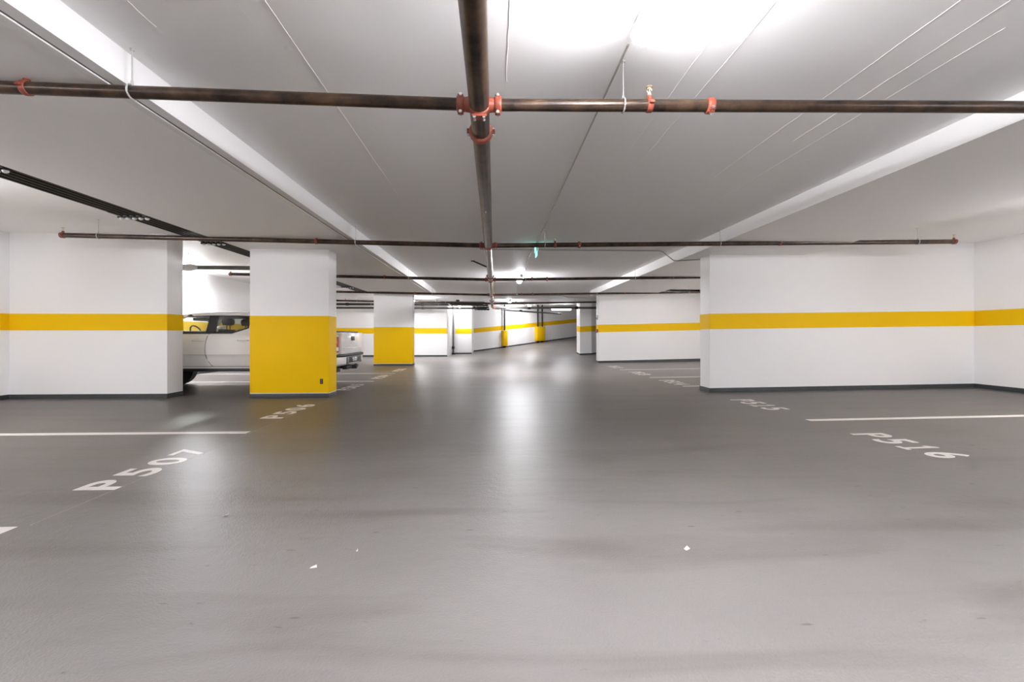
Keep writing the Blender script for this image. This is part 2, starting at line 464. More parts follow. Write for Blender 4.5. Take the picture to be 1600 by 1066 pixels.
# wall climbing with the ramp
P0, P1 = (-1.46, 31.0), (9.4, 41.3)
dw = Vector((P1[0] - P0[0], P1[1] - P0[1])).normalized(); nw = Vector((dw.y, -dw.x))
wall('wall_ramp', [P0, P1, (P1[0] - nw.x * .4, P1[1] - nw.y * .4), (P0[0] - nw.x * .4, P0[1] - nw.y * .4)], [(P0, P1)], [3.55, 4.5, 4.5, 3.55], bevel=0, nseg=6)
# pillar with a chamfered corner on the right of the ramp
wall('wall_ramp_pillar', [(4.82, 25.0), (5.46, 24.92), (5.95, 25.25), (5.95, 26.0), (4.82, 26.0)],
     [((4.82, 25.0), (5.46, 24.92)), ((5.46, 24.92), (5.95, 25.25)), ((4.82, 26.0), (4.82, 25.0))], ZC + 0.04, bevel=0)
# long side walls and the end walls
def side(name, x0, x1, faces, y0=YB, y1=YE):
    o = struct(MB().box(x0, x1, y0, y1, -0.4, 4.4).build(name, 'wall', smooth=0))
    for a, b in faces:
        m = MB(); strip(m, a, b, STR_LO, STR_HI, 0.0025); m.build('yellow_stripe', 'yellow', o, 0)
        m = MB(); strip(m, a, b, -0.05, BB, 0.006); m.build('baseboard', 'base', o, 0)
    return o
side('wall_left', XL - 0.25, XL, [((XL, YB), (XL, YL)), ((XL, YL + 0.44), (XL, 25.3))])
side('wall_right', XR, XR + 0.25, [((XR, YR), (XR, YB)), ((XR, 18.7), (XR, YR + 0.43))])
struct(MB().box(XL - 0.25, XR + 0.25, YB - 0.25, YB, -0.4, 4.4).build('wall_back', 'wall', smooth=0))
struct(MB().box(XL - 0.25, XR + 0.25, YE, YE + 0.25, -0.4, 6).build('wall_far_end', 'wall', smooth=0))

# ------------------------------------------------------------------ yellow columns
def column(x0, x1, y0, y1, ytop, label, outlet):
    c = thing('column', label, 'column', ((x0 + x1) / 2, (y0 + y1) / 2, 0))
    MB().box(x0, x1, y0, y1, -0.02, ZB + 0.04).build('shaft', 'wall', c, bevel=0.022)
    e = 0.0025
    MB().box(x0 - e, x1 + e, y0 - e, y1 + e, BB - 0.01, ytop).build('yellow_paint', 'yellow', c, bevel=0.022)
    e = 0.008
    MB().box(x0 - e, x1 + e, y0 - e, y1 + e, -0.03, BB).build('base_strip', 'base', c, bevel=0.02)
    if outlet:
        ox = outlet
        o = MB().box(ox - 0.028, ox + 0.028, y0 - 0.012, y0 - 0.002, 0.262, 0.36).build('outlet', 'blacktrim', c, bevel=0.003)
        for zz in (0.29, 0.332):
            MB().box(ox - 0.016, ox + 0.016, y0 - 0.0145, y0 - 0.0122, zz - 0.012, zz + 0.012).build('socket', 'greytrim', o, 0)
    return c
column(-4.68, -3.18, 8.77, 9.19, 1.588, 'nearest yellow and white column, beside the white pickup truck', -3.32)
column(-4.71, -3.21, 17.73, 18.22, 1.535, 'smaller-looking farther yellow and white column beyond the pickup truck', None)

# ------------------------------------------------------------------ pickup truck (local: +x forward, +y its left side, origin under the rear bumper)
def make_truck(xr, yc):
    T = thing('pickup_truck', 'white crew-cab pickup truck parked behind the yellow column', 'truck', (xr, yc, 0))
    T.rotation_euler = (0, 0, math.pi)
    bz_ = 1.245                      # belt line
    def part(mb, name, mat, parent=T, **k):
        return mb.build(name, mat, parent, local=True, **k)
    # --- lower body: lofted rings along x
    def loft(stations, n_close=True):
        vs, fs = [], []
        k = len(stations[0])
        for st in stations: vs += st
        for a in range(len(stations) - 1):
            for i in range(k):
                j = (i + 1) % k
                fs.append((a * k + i, a * k + j, (a + 1) * k + j, (a + 1) * k + i))
        fs.append(tuple(range(k - 1, -1, -1))); fs.append(tuple(range((len(stations) - 1) * k, len(stations) * k)))
        return vs, fs
    def ring(x, top, wb, wm, wt, bot, crown=0.02):
        h = [(wb, bot), (wb + 0.02, bot + 0.05), (wm - 0.025, 0.70), (wm - 0.018, 0.775), (wm, 0.80), (wm + 0.004, 0.95), (wm - 0.005, 1.10), (wt + 0.012, top - 0.035), (wt - 0.015, top)]
        right = [(x, v, z) for v, z in h]
        left = [(x, -v, z) for v, z in reversed(h)]
        return right + [(x, 0, top + crown)] + left + [(x, 0, bot)]
    st = []
    for x, top, wb, wm, wt, bot in [(0.10, 1.245, .80, .895, .86, .56), (0.14, 1.255, .83, .925, .885, .52), (0.60, 1.26, .84, .935, .895, .50), (1.55, 1.26, .84, .935, .895, .49), (1.66, 1.245, .84, .935, .90, .485),
                                    (2.60, 1.24, .84, .935, .90, .485), (3.60, 1.225, .84, .935, .895, .485), (3.80, 1.21, .84, .935, .88, .485), (4.40, 1.16, .84, .93, .85, .49), (4.90, 1.10, .82, .90, .80, .50),
                                    (5.15, 1.03, .76, .82, .72, .50), (5.24, 0.97, .70, .74, .66, .52)]:
        st.append(ring(x, top, wb, wm, wt, bot))
    vs, fs = loft(st)
    body = part(MB().add(vs, fs), 'body', 'carpaint', smooth=40)
    # wheel openings cut out of the body
    RW, FW = 1.215, 4.45
    cutters = []
    for xw in (RW, FW):
        for s_ in (-1, 1):
            me = MB().cyl((xw, s_ * 0.60, 0.40), (xw, s_ * 1.1, 0.40), 0.455, n=36).mesh('cut', 'carpaint', smooth=0)
            c = bpy.data.objects.new('cut', me); COL.objects.link(c); c.parent = T
            cutters.append(c)
            md = body.modifiers.new('arch', 'BOOLEAN'); md.operation = 'DIFFERENCE'; md.object = c; md.solver = 'EXACT'
    dg = bpy.context.evaluated_depsgraph_get(); dg.update()
    nm = bpy.data.meshes.new_from_object(body.evaluated_get(dg))
    body.modifiers.clear(); body.data = nm
    nm.shade_smooth(); nm.set_sharp_from_angle(angle=math.radians(32))
    nm.materials.clear(); nm.materials.append(M['carpaint'])
    for c in cutters: bpy.data.objects.remove(c)
    # dark arch liners, flares
    for xw in (RW, FW):
        for s_ in (-1, 1):
            b = MB(); b.cyl((xw, s_ * 0.598, 0.40), (xw, s_ * 0.605, 0.40), 0.45, n=32)
            part(b, 'arch_liner', 'blacktrim')
            arc = [(xw + 0.462 * math.cos(a), s_ * 0.932, 0.40 + 0.462 * math.sin(a)) for a in [math.radians(8 + 164 * i / 20) for i in range(21)]]
            part(MB().tube(arc, 0.017, 8), 'wheel_lip', 'carpaint')
    # wheels
    tyre = MB().lathe((0, -0.125, 0), (0, 1, 0), [(0, 0.225), (0.005, 0.31), (0.02, 0.36), (0.05, 0.386), (0.2, 0.386), (0.23, 0.36), (0.245, 0.31), (0.25, 0.225)], 40).mesh('tyre', 'rubber')
    rim = MB()
    rim.lathe((0, -0.11, 0), (0, 1, 0), [(0, 0.18), (0.005, 0.224), (0.215, 0.224), (0.22, 0.18)], 32)
    for i in range(6):
        a = i * math.pi / 3
        for s_ in (-1, 1):
            p = [(0.03, -0.035), (0.215, -0.022), (0.215, 0.022), (0.03, 0.035)]
            rim.sheet([(q[0] * math.cos(a) - q[1] * math.sin(a), s_ * 0.122, q[0] * math.sin(a) + q[1] * math.cos(a)) for q in p], -0.03, (0, s_, 0))
    rim.cyl((0, -0.13, 0), (0, 0.13, 0), 0.055, n=16)
    rim = rim.mesh('rim', 'alloy')
    for xw in (RW, FW):
        for s_ in (-1, 1):
            wv = link('wheel', tyre, T); wv.location = (xw, s_ * 0.785, 0.386)
            link('rim', rim, wv)
    # underbody: frame rails, axles, sill shadow
    b = MB()
    for s_ in (-1, 1): b.box(0.25, 5.0, s_ * 0.45 - 0.04, s_ * 0.45 + 0.04, 0.42, 0.56)
    b.box(1.7, 4.2, -0.8, 0.8, 0.455, 0.50)
    b.cyl((RW, -0.7, 0.386), (RW, 0.7, 0.386), 0.05, n=12); b.cyl((FW, -0.7, 0.386), (FW, 0.7, 0.386), 0.04, n=12)
    b.lathe((RW, -0.14, 0.386), (0, 1, 0), [(0, 0.06), (0.07, 0.13), (0.2, 0.13), (0.28, 0.06)], 16)
    part(b, 'underbody', 'blacktrim')
    for s_ in (-1, 1):
        part(MB().box(1.70, 3.98, s_ * 0.855 - 0.03, s_ * 0.855 + 0.03, 0.44, 0.50), 'rocker_trim', 'blacktrim', bevel=0.01)
    # --- cab: roof, pillars, glass
    roof_z, side_top, yt, yb = 1.735, 1.63, 0.70, 0.895
    XB, XT0, XT1, XA = 1.64, 1.86, 3.32, 4.02          # cab rear at belt, roof rear, roof front, base of windscreen
    rings = []
    for x, zc, yy, zs in [(XT0 - 0.06, 1.66, .66, 1.60), (XT0 + 0.02, 1.70, .70, 1.632), (2.2, 1.73, .715, 1.642), (2.7, 1.735, .715, 1.642), (3.1, 1.715, .705, 1.632), (XT1, 1.675, .68, 1.602), (XT1 + 0.05, 1.65, .665, 1.59)]:
        h = [(yy + 0.010, zs - 0.02), (yy + 0.004, zs + 0.015), (yy - 0.04, zs + 0.05), (yy - 0.16, zc - 0.022), (yy * .4, zc - 0.003)]
        inner = [(yy - 0.03, zs - 0.02), (yy - 0.10, zc - 0.06)]
        rings.append([(x, v, z) for v, z in h] + [(x, -v, z) for v, z in reversed(h)] + [(x, -v, z) for v, z in inner] + [(x, v, z) for v, z in reversed(inner)])
    vs, fs = loft(rings)
    part(MB().add(vs, fs), 'roof', 'carpaint', smooth=50)
    def slab(name, pts, t, mat, parent=T):
        """thin panel on the cab side; pts (x, z); y follows the lean of the glass"""
        out = []
        for s_ in (-1, 1):
            def yy(z): return s_ * (yb + (yt - yb) * (z - bz_) / (side_top - bz_))
            n = len(pts); vs = [(x, yy(z), z) for x, z in pts] + [(x, yy(z) - s_ * t, z) for x, z in pts]
            b = MB().add(vs, [tuple(range(n)), tuple(range(2 * n - 1, n - 1, -1))] + [(i, i + n, (i + 1) % n + n, (i + 1) % n) for i in range(n)])
            out.append(part(b, name, mat, parent, smooth=0))
        return out
    # painted C pillar, black B pillar, painted A pillar
    slab('rear_pillar', [(XB, bz_ - .02), (1.96, bz_ - .02), (1.925, 1.34), (1.945, 1.60), (1.99, side_top), (XT0 - 0.04, side_top + .01)], 0.05, 'carpaint')
    slab('door_pillar', [(2.60, bz_), (2.785, bz_), (2.81, side_top), (2.635, side_top)], 0.045, 'blacktrim')
    slab('windscreen_pillar', [(XA - 0.16, bz_ - .02), (XA, bz_ - .02), (XT1 + 0.04, side_top + .01), (XT1 - 0.10, side_top + .01)], 0.05, 'carpaint')
    # window surrounds: top, belt
    slab('window_trim', [(1.95, side_top - 0.022), (XT1 - 0.04, side_top - 0.03), (XT1 - 0.06, side_top + 0.012), (1.98, side_top + 0.012)], 0.03, 'blacktrim')
    slab('window_trim', [(2.23, bz_ - 0.012), (XA - 0.15, bz_ - 0.012), (XA - 0.17, bz_ + 0.016), (2.21, bz_ + 0.016)], 0.04, 'blacktrim')
    slab('window_trim', [(1.92, 1.345), (2.23, bz_ - .012), (2.24, bz_ + 0.018), (1.965, 1.365), (1.975, 1.60), (1.945, 1.60)], 0.035, 'blacktrim')
    slab('corner_panel', [(1.92, bz_ - .02), (2.24, bz_ - .02), (2.23, bz_ - .005), (1.92, 1.348)], 0.045, 'carpaint')
    slab('rear_window', [(1.96, 1.36), (2.23, bz_ + .01), (2.61, bz_ + .01), (2.64, side_top - .02), (1.97, side_top - .02)], 0.006, 'privacy')
    slab('front_window', [(2.775, bz_ + .01), (XA - 0.17, bz_ + .01), (XT1 - 0.08, side_top - .02), (2.80, side_top - .02)], 0.006, 'glass')
    # windscreen and back glass
    part(MB().sheet([(XA - 0.03, -0.84, bz_), (XA - 0.03, 0.84, bz_), (XT1 + 0.02, 0.66, side_top), (XT1 + 0.02, -0.66, side_top)], 0.006, (0, 0, 1)), 'windscreen', 'glass', smooth=0)
    part(MB().sheet([(XB + 0.03, -0.82, bz_), (XB + 0.03, 0.82, bz_), (XT0 - 0.04, 0.64, side_top - .01), (XT0 - 0.04, -0.64, side_top - .01)], 0.006, (0, 0, 1)), 'back_glass', 'privacy', smooth=0)
    part(MB().box(XB + 0.04, XA - 0.2, -0.83, 0.83, bz_ + .008, bz_ + 0.035), 'interior_trim', 'seat', smooth=0)
    # seats
    for xs, ys in [(2.62, 0.37), (2.62, -0.37), (2.08, 0.42), (2.08, -0.42)]:
        b = MB()
        b.lathe((xs, ys - 0.13, 1.50), (0, 1, 0), [(0, 0.04), (0.02, 0.085), (0.24, 0.085), (0.26, 0.04)], 14)
        b.box(xs - 0.045, xs + 0.06, ys - 0.12, ys + 0.12, 1.42, 1.56)
        b.cyl((xs, ys - 0.06, 1.26), (xs, ys - 0.06, 1.44), 0.012, n=8); b.cyl((xs, ys + 0.06, 1.26), (xs, ys + 0.06, 1.44), 0.012, n=8)
        b.box(xs - 0.03, xs + 0.09, ys - 0.22, ys + 0.22, 1.27, 1.33)
        part(b, 'seat', 'seat', bevel=0.02)
    # steering wheel, dash, mirror
    n = 28
    b = MB().tube([(3.30 + 0.07 * math.sin(a), 0.37 + 0.185 * math.cos(a), 1.24 + 0.17 * math.sin(a)) for a in [2 * math.pi * i / n for i in range(n + 1)]], 0.016, 8)
    part(b, 'steering_wheel', 'blacktrim')
    part(MB().box(3.45, 3.85, -0.80, 0.80, 1.22, 1.30), 'dashboard', 'blacktrim', bevel=0.03)
    part(MB().box(3.20, 3.23, -0.13, 0.13, 1.50, 1.58), 'inside_mirror', 'blacktrim', bevel=0.01)
    for s_ in (-1, 1):
        mr = part(MB().box(3.52, 3.70, s_ * 1.04 - 0.10, s_ * 1.04 + 0.10, 1.22, 1.42), 'wing_mirror', 'carpaint', bevel=0.04)
        part(MB().box(3.58, 3.64, min(s_ * 0.86, s_ * 0.98), max(s_ * 0.86, s_ * 0.98), 1.24, 1.29), 'mirror_arm', 'blacktrim', mr, bevel=0.01)
    # sun visor seen through the front window
    part(MB().box(3.06, 3.30, 0.12, 0.50, 1.52, 1.58), 'sun_visor', 'seat', bevel=0.01)
    # --- doors: shut lines and handles
    def seam(name, pts):
        for s_ in (-1, 1):
            part(MB().tube([(x, s_ * y, z) for x, y, z in pts], 0.006, 6), name, 'greytrim')
    def yo(z):     # body side at the doors
        tab = [(.49, .84), (.54, .86), (.70, .910), (.775, .917), (.80, .935), (.95, .939), (1.10, .93), (1.205, .912), (1.245, .885)]
        for (a, b_), (c, d) in zip(tab, tab[1:]):
            if a <= z <= c: return b_ + (d - b_) * (z - a) / (c - a)
        return tab[-1][1]
    zz = [1.24, 1.18, 1.10, 1.0, .9, .8, .72, .64, .58, .545]
    xx = [2.70, 2.73, 2.75, 2.765, 2.77, 2.765, 2.75, 2.72, 2.685, 2.64]
    seam('door_seam', [(x, yo(z), z) for x, z in zip(xx, zz)])
    seam('door_seam', [(x, yo(z), z) for x, z in [(1.74, 1.24), (1.72, 1.1), (1.71, .95), (1.74, .86), (1.80, .78), (1.84, .68), (1.86, .60), (1.88, .545)]])
    seam('door_seam', [(x, yo(z), z) for x, z in [(3.86, 1.2), (3.87, 1.0), (3.87, .8), (3.85, .65), (3.80, .545)]])
    seam('sill_seam', [(x, yo(.545), .545) for x in (1.88, 2.6, 3.2, 3.80)])
    for s_ in (-1, 1):
        for x0, x1, z in [(2.80, 3.03, 1.085), (1.88, 2.11, 1.095)]:
            y = yo(z)
            h = part(MB().tube([(x0, s_ * y, z), (x0 + 0.03, s_ * (y + 0.028), z), (x1 - 0.03, s_ * (y + 0.028), z + .002), (x1, s_ * y, z)], 0.014, 8), 'door_handle', 'carpaint')
            part(MB().lathe(((x0 + x1) / 2, s_ * (y - 0.004), z), (0, s_, 0), [(0, 0.055), (0.007, 0.05)], 16), 'handle_cup', 'carpaint', h)
    # --- bed: tonneau, gap to the cab, tailgate
    part(MB().box(0.15, 1.60, -0.845, 0.845, 1.262, 1.292), 'bed_cover', 'blacktrim', bevel=0.01)
    part(MB().box(1.615, 1.645, -0.90, 0.90, 0.62, 1.262), 'cab_gap', 'blacktrim', smooth=0)
    tg = part(MB().box(0.022, 0.105, -0.72, 0.72, 0.785, 1.252), 'tailgate', 'carpaint', bevel=0.018)
    part(MB().box(0.012, 0.024, -0.62, 0.62, 0.90, 0.918), 'crease', 'carpaint', tg, bevel=0.004)
    hd = part(MB().box(0.010, 0.026, -0.115, 0.115, 1.08, 1.175), 'tailgate_handle', 'blacktrim', tg, bevel=0.006)
    part(MB().box(0.026, 0.14, -0.80, 0.80, 1.225, 1.262), 'spoiler_lip', 'carpaint', tg, bevel=0.015)
    for s_ in (-1, 1):
        lt = part(MB().prism([(0.09, s_ * 0.73), (0.09, s_ * 0.90), (0.125, s_ * 0.928), (0.27, s_ * 0.945), (0.27, s_ * 0.80), (0.12, s_ * 0.73)], 0.83, 1.165), 'tail_light', 'taillight', bevel=0.012)
        part(MB().prism([(0.083, s_ * 0.745), (0.083, s_ * 0.895), (0.12, s_ * 0.934), (0.20, s_ * 0.946), (0.20, s_ * 0.80), (0.12, s_ * 0.735)], 0.86, 0.945), 'reverse_lens', 'clearlens', lt, bevel=0.008)
    # --- rear bumper, plate recess, hitch
    bp = part(MB().prism([(-0.01, -0.62), (-0.01, 0.62), (0.03, 0.80), (0.12, 0.91), (0.32, 0.93), (0.32, -0.93), (0.12, -0.91), (0.03, -0.80)], 0.56, 0.735), 'rear_bumper', 'carpaint', bevel=0.02)
    part(MB().prism([(-0.03, -0.66), (-0.03, 0.66), (0.02, 0.82), (0.11, 0.925), (0.16, 0.93), (0.16, -0.93), (0.11, -0.925), (0.02, -0.82)], 0.728, 0.785), 'step_pad', 'blacktrim', bp, bevel=0.01)
    part(MB().box(-0.025, 0.02, -0.36, 0.36, 0.585, 0.72), 'plate_recess', 'blacktrim', bp, bevel=0.01)
    for s_ in (-1, 1):
        part(MB().box(-0.028, 0.01, s_ * 0.47 - 0.07, s_ * 0.47 + 0.07, 0.56, 0.72), 'bumper_insert', 'greytrim', bp, bevel=0.012)
    part(MB().box(-0.03, -0.022, -0.15, 0.15, 0.61, 0.70), 'plate_holder', 'chrome', bp, bevel=0.004)
    b = MB().box(-0.03, 0.30, -0.045, 0.045, 0.43, 0.52); b.box(0.02, 0.12, -0.42, 0.42, 0.44, 0.51)
    b.cyl((-0.05, 0.0, 0.44), (-0.05, 0.0, 0.55), 0.026, n=12)
    part(b, 'tow_hitch', 'blacktrim', bevel=0.008)
    b = MB().cyl((0.10, -0.55, 0.42), (0.9, -0.55, 0.44), 0.035, n=14)
    part(b, 'exhaust', 'greytrim')
    for s_ in (-1, 1):
        part(MB().box(0.62, 0.64, s_ * 0.80 - 0.13, s_ * 0.80 + 0.13, 0.28, 0.55), 'mud_flap', 'blacktrim', bevel=0.004)
    # --- front end
    part(MB().box(5.19, 5.265, -0.46, 0.46, 0.70, 0.93), 'grille', 'blacktrim', bevel=0.02)
    part(MB().prism([(5.10, -0.84), (5.28, -0.62), (5.37, -0.3), (5.37, 0.3), (5.28, 0.62), (5.10, 0.84)], 0.46, 0.68), 'front_bumper', 'carpaint', bevel=0.03)
    for s_ in (-1, 1):
        part(MB().prism([(5.245, s_ * 0.47), (5.21, s_ * 0.72), (5.02, s_ * 0.872), (4.98, s_ * 0.83), (5.12, s_ * 0.47)], 0.80, 0.95), 'headlight', 'clearlens', bevel=0.012)
    return T
make_truck(-3.25, 10.52)

# ------------------------------------------------------------------ floor markings
def glyph(ch):
    cu = bpy.data.curves.new('glyph', 'FONT')
    cu.body = ch; cu.size = 1.0; cu.offset = 0.02; cu.extrude = 0.004
    o = bpy.data.objects.new('glyph', cu); COL.objects.link(o)
    dg = bpy.context.evaluated_depsgraph_get(); dg.update()
    me = bpy.data.meshes.new_from_object(o.evaluated_get(dg))
    bpy.data.objects.remove(o); bpy.data.curves.remove(cu)
    xs = [v.co.x for v in me.vertices]; ys = [v.co.y for v in me.vertices]
    cx, sx, cy, sy = (min(xs) + max(xs)) / 2, max(xs) - min(xs), (min(ys) + max(ys)) / 2, max(ys) - min(ys)
    for v in me.vertices:      # unit box, standing on nothing: x width, y height
        v.co = ((v.co.x - cx) / sx, (v.co.y - cy) / sy, 0.0018 if v.co.z > 0 else -0.004)
    me.materials.clear(); me.materials.append(M['marking'])
    return me
GLY = {c: glyph(c) for c in 'P0234567'}
def glyph_one():
    b = MB()
    b.prism([(-0.5, -0.5), (0.5, -0.5), (0.5, -0.38), (0.17, -0.38), (0.17, 0.5), (-0.08, 0.5), (-0.45, 0.30), (-0.38, 0.20), (-0.12, 0.31), (-0.12, -0.38), (-0.5, -0.38)], -0.004, 0.0018)
    return b.mesh('glyph_one', 'marking', smooth=0)
GLY['1'] = glyph_one()

def stall_number(text, xc, yc, length, h, side, label):
    t = thing('stall_number', label, 'floor number', (xc, yc, fz(xc, yc)), 'stall numbers painted on the floor')
    adv = length / 4
    for i, ch in enumerate(text):
        k = (i - 1.5) * adv
        y = yc + k if side < 0 else yc - k
        wd = adv * (0.72 if ch != '1' else 0.50)
        o = link('character', GLY[ch], t)
        o.location = (0, y - yc, 0.0005)
        # left: reads away from the camera with its top towards the stall; right: the other way round
        o.rotation_euler = (0, 0, math.radians(90 if side < 0 else -90))
        o.scale = (wd, h, 1)
    t.rotation_euler = (0, -0.0125 if side > 0 else 0, 0)
    return t
stall_number('P507', -3.10, 4.22, 1.34, 0.315, -1, 'white floor number P507, nearest number on the left')
stall_number('P506', -3.22, 7.24, 1.40, 0.31, -1, 'white floor number P506 in front of the nearest yellow column')
stall_number('P505', -3.30, 10.5, 1.25, 0.31, -1, 'faint white floor number P505 behind the truck tailgate')
stall_number('P504', -3.25, 13.1, 1.25, 0.31, -1, 'faint white floor number P504 between the two left stall lines')
stall_number('P503', -3.25, 15.6, 1.2, 0.31, -1, 'faint white floor number P503 by the farther yellow column')
stall_number('P516', 4.41, 4.62, 1.14, 0.39, 1, 'white floor number P516, nearest number on the right')
stall_number('P515', 4.46, 7.40, 1.2, 0.38, 1, 'white floor number P515 beside the near right wall end')
stall_number('P514', 4.46, 10.95, 1.15, 0.38, 1, 'faint white floor number P514 just beyond the near right wall')
stall_number('P513', 4.46, 13.55, 1.15, 0.38, 1, 'faint white floor number P513, middle of the far right stalls')
stall_number('P512', 4.46, 16.3, 1.15, 0.38, 1, 'faint white floor number P512 nearest the far right wall')

def stall_line(x0, x1, y, wd, label, mat='marking', y2=None):
    y2 = y if y2 is None else y2
    m = MB(); n = 8
    for i in range(n):
        a = x0 + (x1 - x0) * i / n; c = x0 + (x1 - x0) * (i + 1) / n
        ya = y + (y2 - y) * i / n; yc = y + (y2 - y) * (i + 1) / n
        q = [(a, ya - wd / 2), (c, yc - wd / 2), (c, yc + wd / 2), (a, ya + wd / 2)]
        m.prism(q, [fz(*p) - 0.004 for p in q], [fz(*p) + 0.0018 for p in q])
    return tag(m.build('stall_line', mat, smooth=0), label, 'floor line', 'painted stall lines')
stall_line(XL + 0.02, -2.98, 2.87, 0.11, 'white stall line cut off at the left edge of the photo')
stall_line(XL + 0.02, -3.03, 5.65, 0.12, 'long white stall line between P507 and P506')
stall_line(XL + 0.02, -3.13, 11.8, 0.11, 'white stall line behind the truck, nearer of two')
stall_line(XL + 0.02, -3.10, 14.2, 0.11, 'faint white stall line farther behind the truck')
stall_line(4.31, XR - 0.02, 5.99, 0.12, 'long white stall line between P515 and P516')
stall_line(4.32, XR - 0.02, 10.1, 0.11, 'white stall line on the right beside P514')
stall_line(4.29, XR - 0.02, 12.2, 0.11, 'white stall line on the right between P514 and P513')
stall_line(4.25, XR - 0.02, 15.0, 0.11, 'white stall line on the right between P513 and P512')
m = MB()
q = [(-2.932, 2.95), (-2.920, 2.95), (-3.052, 8.7), (-3.064, 8.7)]
m.prism(q, -0.003, 0.0008)
tag(m.build('chalk_line', 'chalk', smooth=0), 'thin faded setting-out line running past P507 and P506', 'chalk line')

# ------------------------------------------------------------------ sprinkler pipes
MX, MZ, MR, BRR = -0.10, 2.75, 0.068, 0.040
ROWS = [3.02, 7.75, 12.5, 17.2, 21.9]
SL = 0.0165

def coupling_mesh(R, wd=0.052):
    """grooved coupling, axis along local X"""
    b = MB()
    b.lathe((-wd / 2, 0, 0), (1, 0, 0), [(0, R * 1.04), (0.004, R * 1.26), (wd * .3, R * 1.34), (wd * .7, R * 1.34), (wd - 0.004, R * 1.26), (wd, R * 1.04)], 20)
    e = max(0.018, R * 0.42)
    for s in (-1, 1):
        b.box(-wd * .36, wd * .36, s * R * 1.15 - e / 2 * (1 - s), s * R * 1.15 + e / 2 * (1 + s), -0.016, -0.003)
        b.box(-wd * .36, wd * .36, s * R * 1.15 - e / 2 * (1 - s), s * R * 1.15 + e / 2 * (1 + s), 0.003, 0.016)
    return b.mesh('coupling', 'orange', bevel=0.002, seg=1), [s * (R * 1.15 + e * .6) for s in (-1, 1)]

def bolt_mesh():
    b = MB()
    b.cyl((0, 0, -0.034), (0, 0, 0.026), 0.0055, n=8)
    b.cyl((0, 0, 0.016), (0, 0, 0.028), 0.011, n=6)
    b.cyl((0, 0, -0.026), (0, 0, -0.016), 0.011, n=6)
    return b.mesh('bolt', 'bolt')
CPB, CPB_E = coupling_mesh(BRR)
CPM, CPM_E = coupling_mesh(MR, 0.06)
BOLT = bolt_mesh()

def coupling(parent, p, along, main=False, roll=0.0):
    me, ears = (CPM, CPM_E) if main else (CPB, CPB_E)
    rz = 0 if along == 'x' else math.pi / 2
    c = link('coupling', me, parent, p, (roll if along == 'x' else 0, 0, rz))
    if along == 'y': c.rotation_euler = (roll, 0, math.pi / 2)
    for e in ears:
        o = link('bolt', BOLT, c)
        o.location = (0, e, 0)
    return c

def sprinkler_meshes():
    st = MB()   # saddle strap with a boss on top
    st.lathe((-0.020, 0, 0), (1, 0, 0), [(0, BRR * 1.02), (0.003, BRR * 1.16), (0.037, BRR * 1.16), (0.040, BRR * 1.02)], 18)
    st.cyl((0, 0, BRR * 0.9), (0, 0, BRR + 0.028), 0.021, 0.017, 14)
    for s in (-1, 1):
        st.box(-0.016, 0.016, s * BRR * 1.1 - (0.02 if s < 0 else 0), s * BRR * 1.1 + (0.02 if s > 0 else 0), -0.008, 0.008)
    strap = st.mesh('strap', 'orange', bevel=0.0015, seg=1)
    hd = MB()
    z = BRR + 0.026
    hd.cyl((0, 0, z), (0, 0, z + 0.016), 0.0135, n=6)
    hd.cyl((0, 0, z + 0.016), (0, 0, z + 0.024), 0.011, n=12)
    for s in (-1, 1):
        hd.tube([(s * 0.010, 0, z + 0.022), (s * 0.016, 0, z + 0.034), (s * 0.013, 0, z + 0.046), (s * 0.003, 0, z + 0.056)], 0.0035, 8)
    hd.cyl((0, 0, z + 0.024), (0, 0, z + 0.052), 0.004, n=8)
    head = hd.mesh('frame', 'brass')
    df = MB()
    df.lathe((0, 0, z + 0.055), (0, 0, 1), [(0, 0.004), (0.002, 0.024), (0.004, 0.026), (0.0055, 0.006)], 16)
    defl = df.mesh('deflector', 'brass')
    return strap, head, defl
STRAP, HEAD, DEFL = sprinkler_meshes()

def sprinkler(parent, p):
    s = link('sprinkler_head', STRAP, parent, p)
    link('frame', HEAD, s).location = (0, 0, 0)
    link('deflector', DEFL, s).location = (0, 0, 0)
    return s

def hanger(parent, p, ztop, R, mat='galv'):
    b = MB()
    x, y, z = p
    n = 20
    pts = [(x, y + (R + 0.006) * math.sin(a), z + (R + 0.006) * math.cos(a) + 0.0) for a in [2 * math.pi * i / n for i in range(n + 1)]]
    b.tube(pts, 0.006, 6)
    b.cyl((x, y, z + R), (x, y, z + R + 0.035), 0.010, 0.007, 8)
    b.cyl((x, y, z + R + 0.03), (x, y, ztop), 0.0048, n=8)
    b.cyl((x, y, ztop - 0.012), (x, y, ztop), 0.013, n=10)
    return b.build('hanger_rod', mat, parent)

def ceil_z(x, y):
    if y > YBE: return ZC + max(0, y - 27) * 1.1 / 17
    if BL0 <= x <= BL1 or BR0 <= x <= BR1: return ZB
    return ZC if BL1 < x < BR0 else ZO

def bz(x):
    return MZ + abs(x - MX) * SL

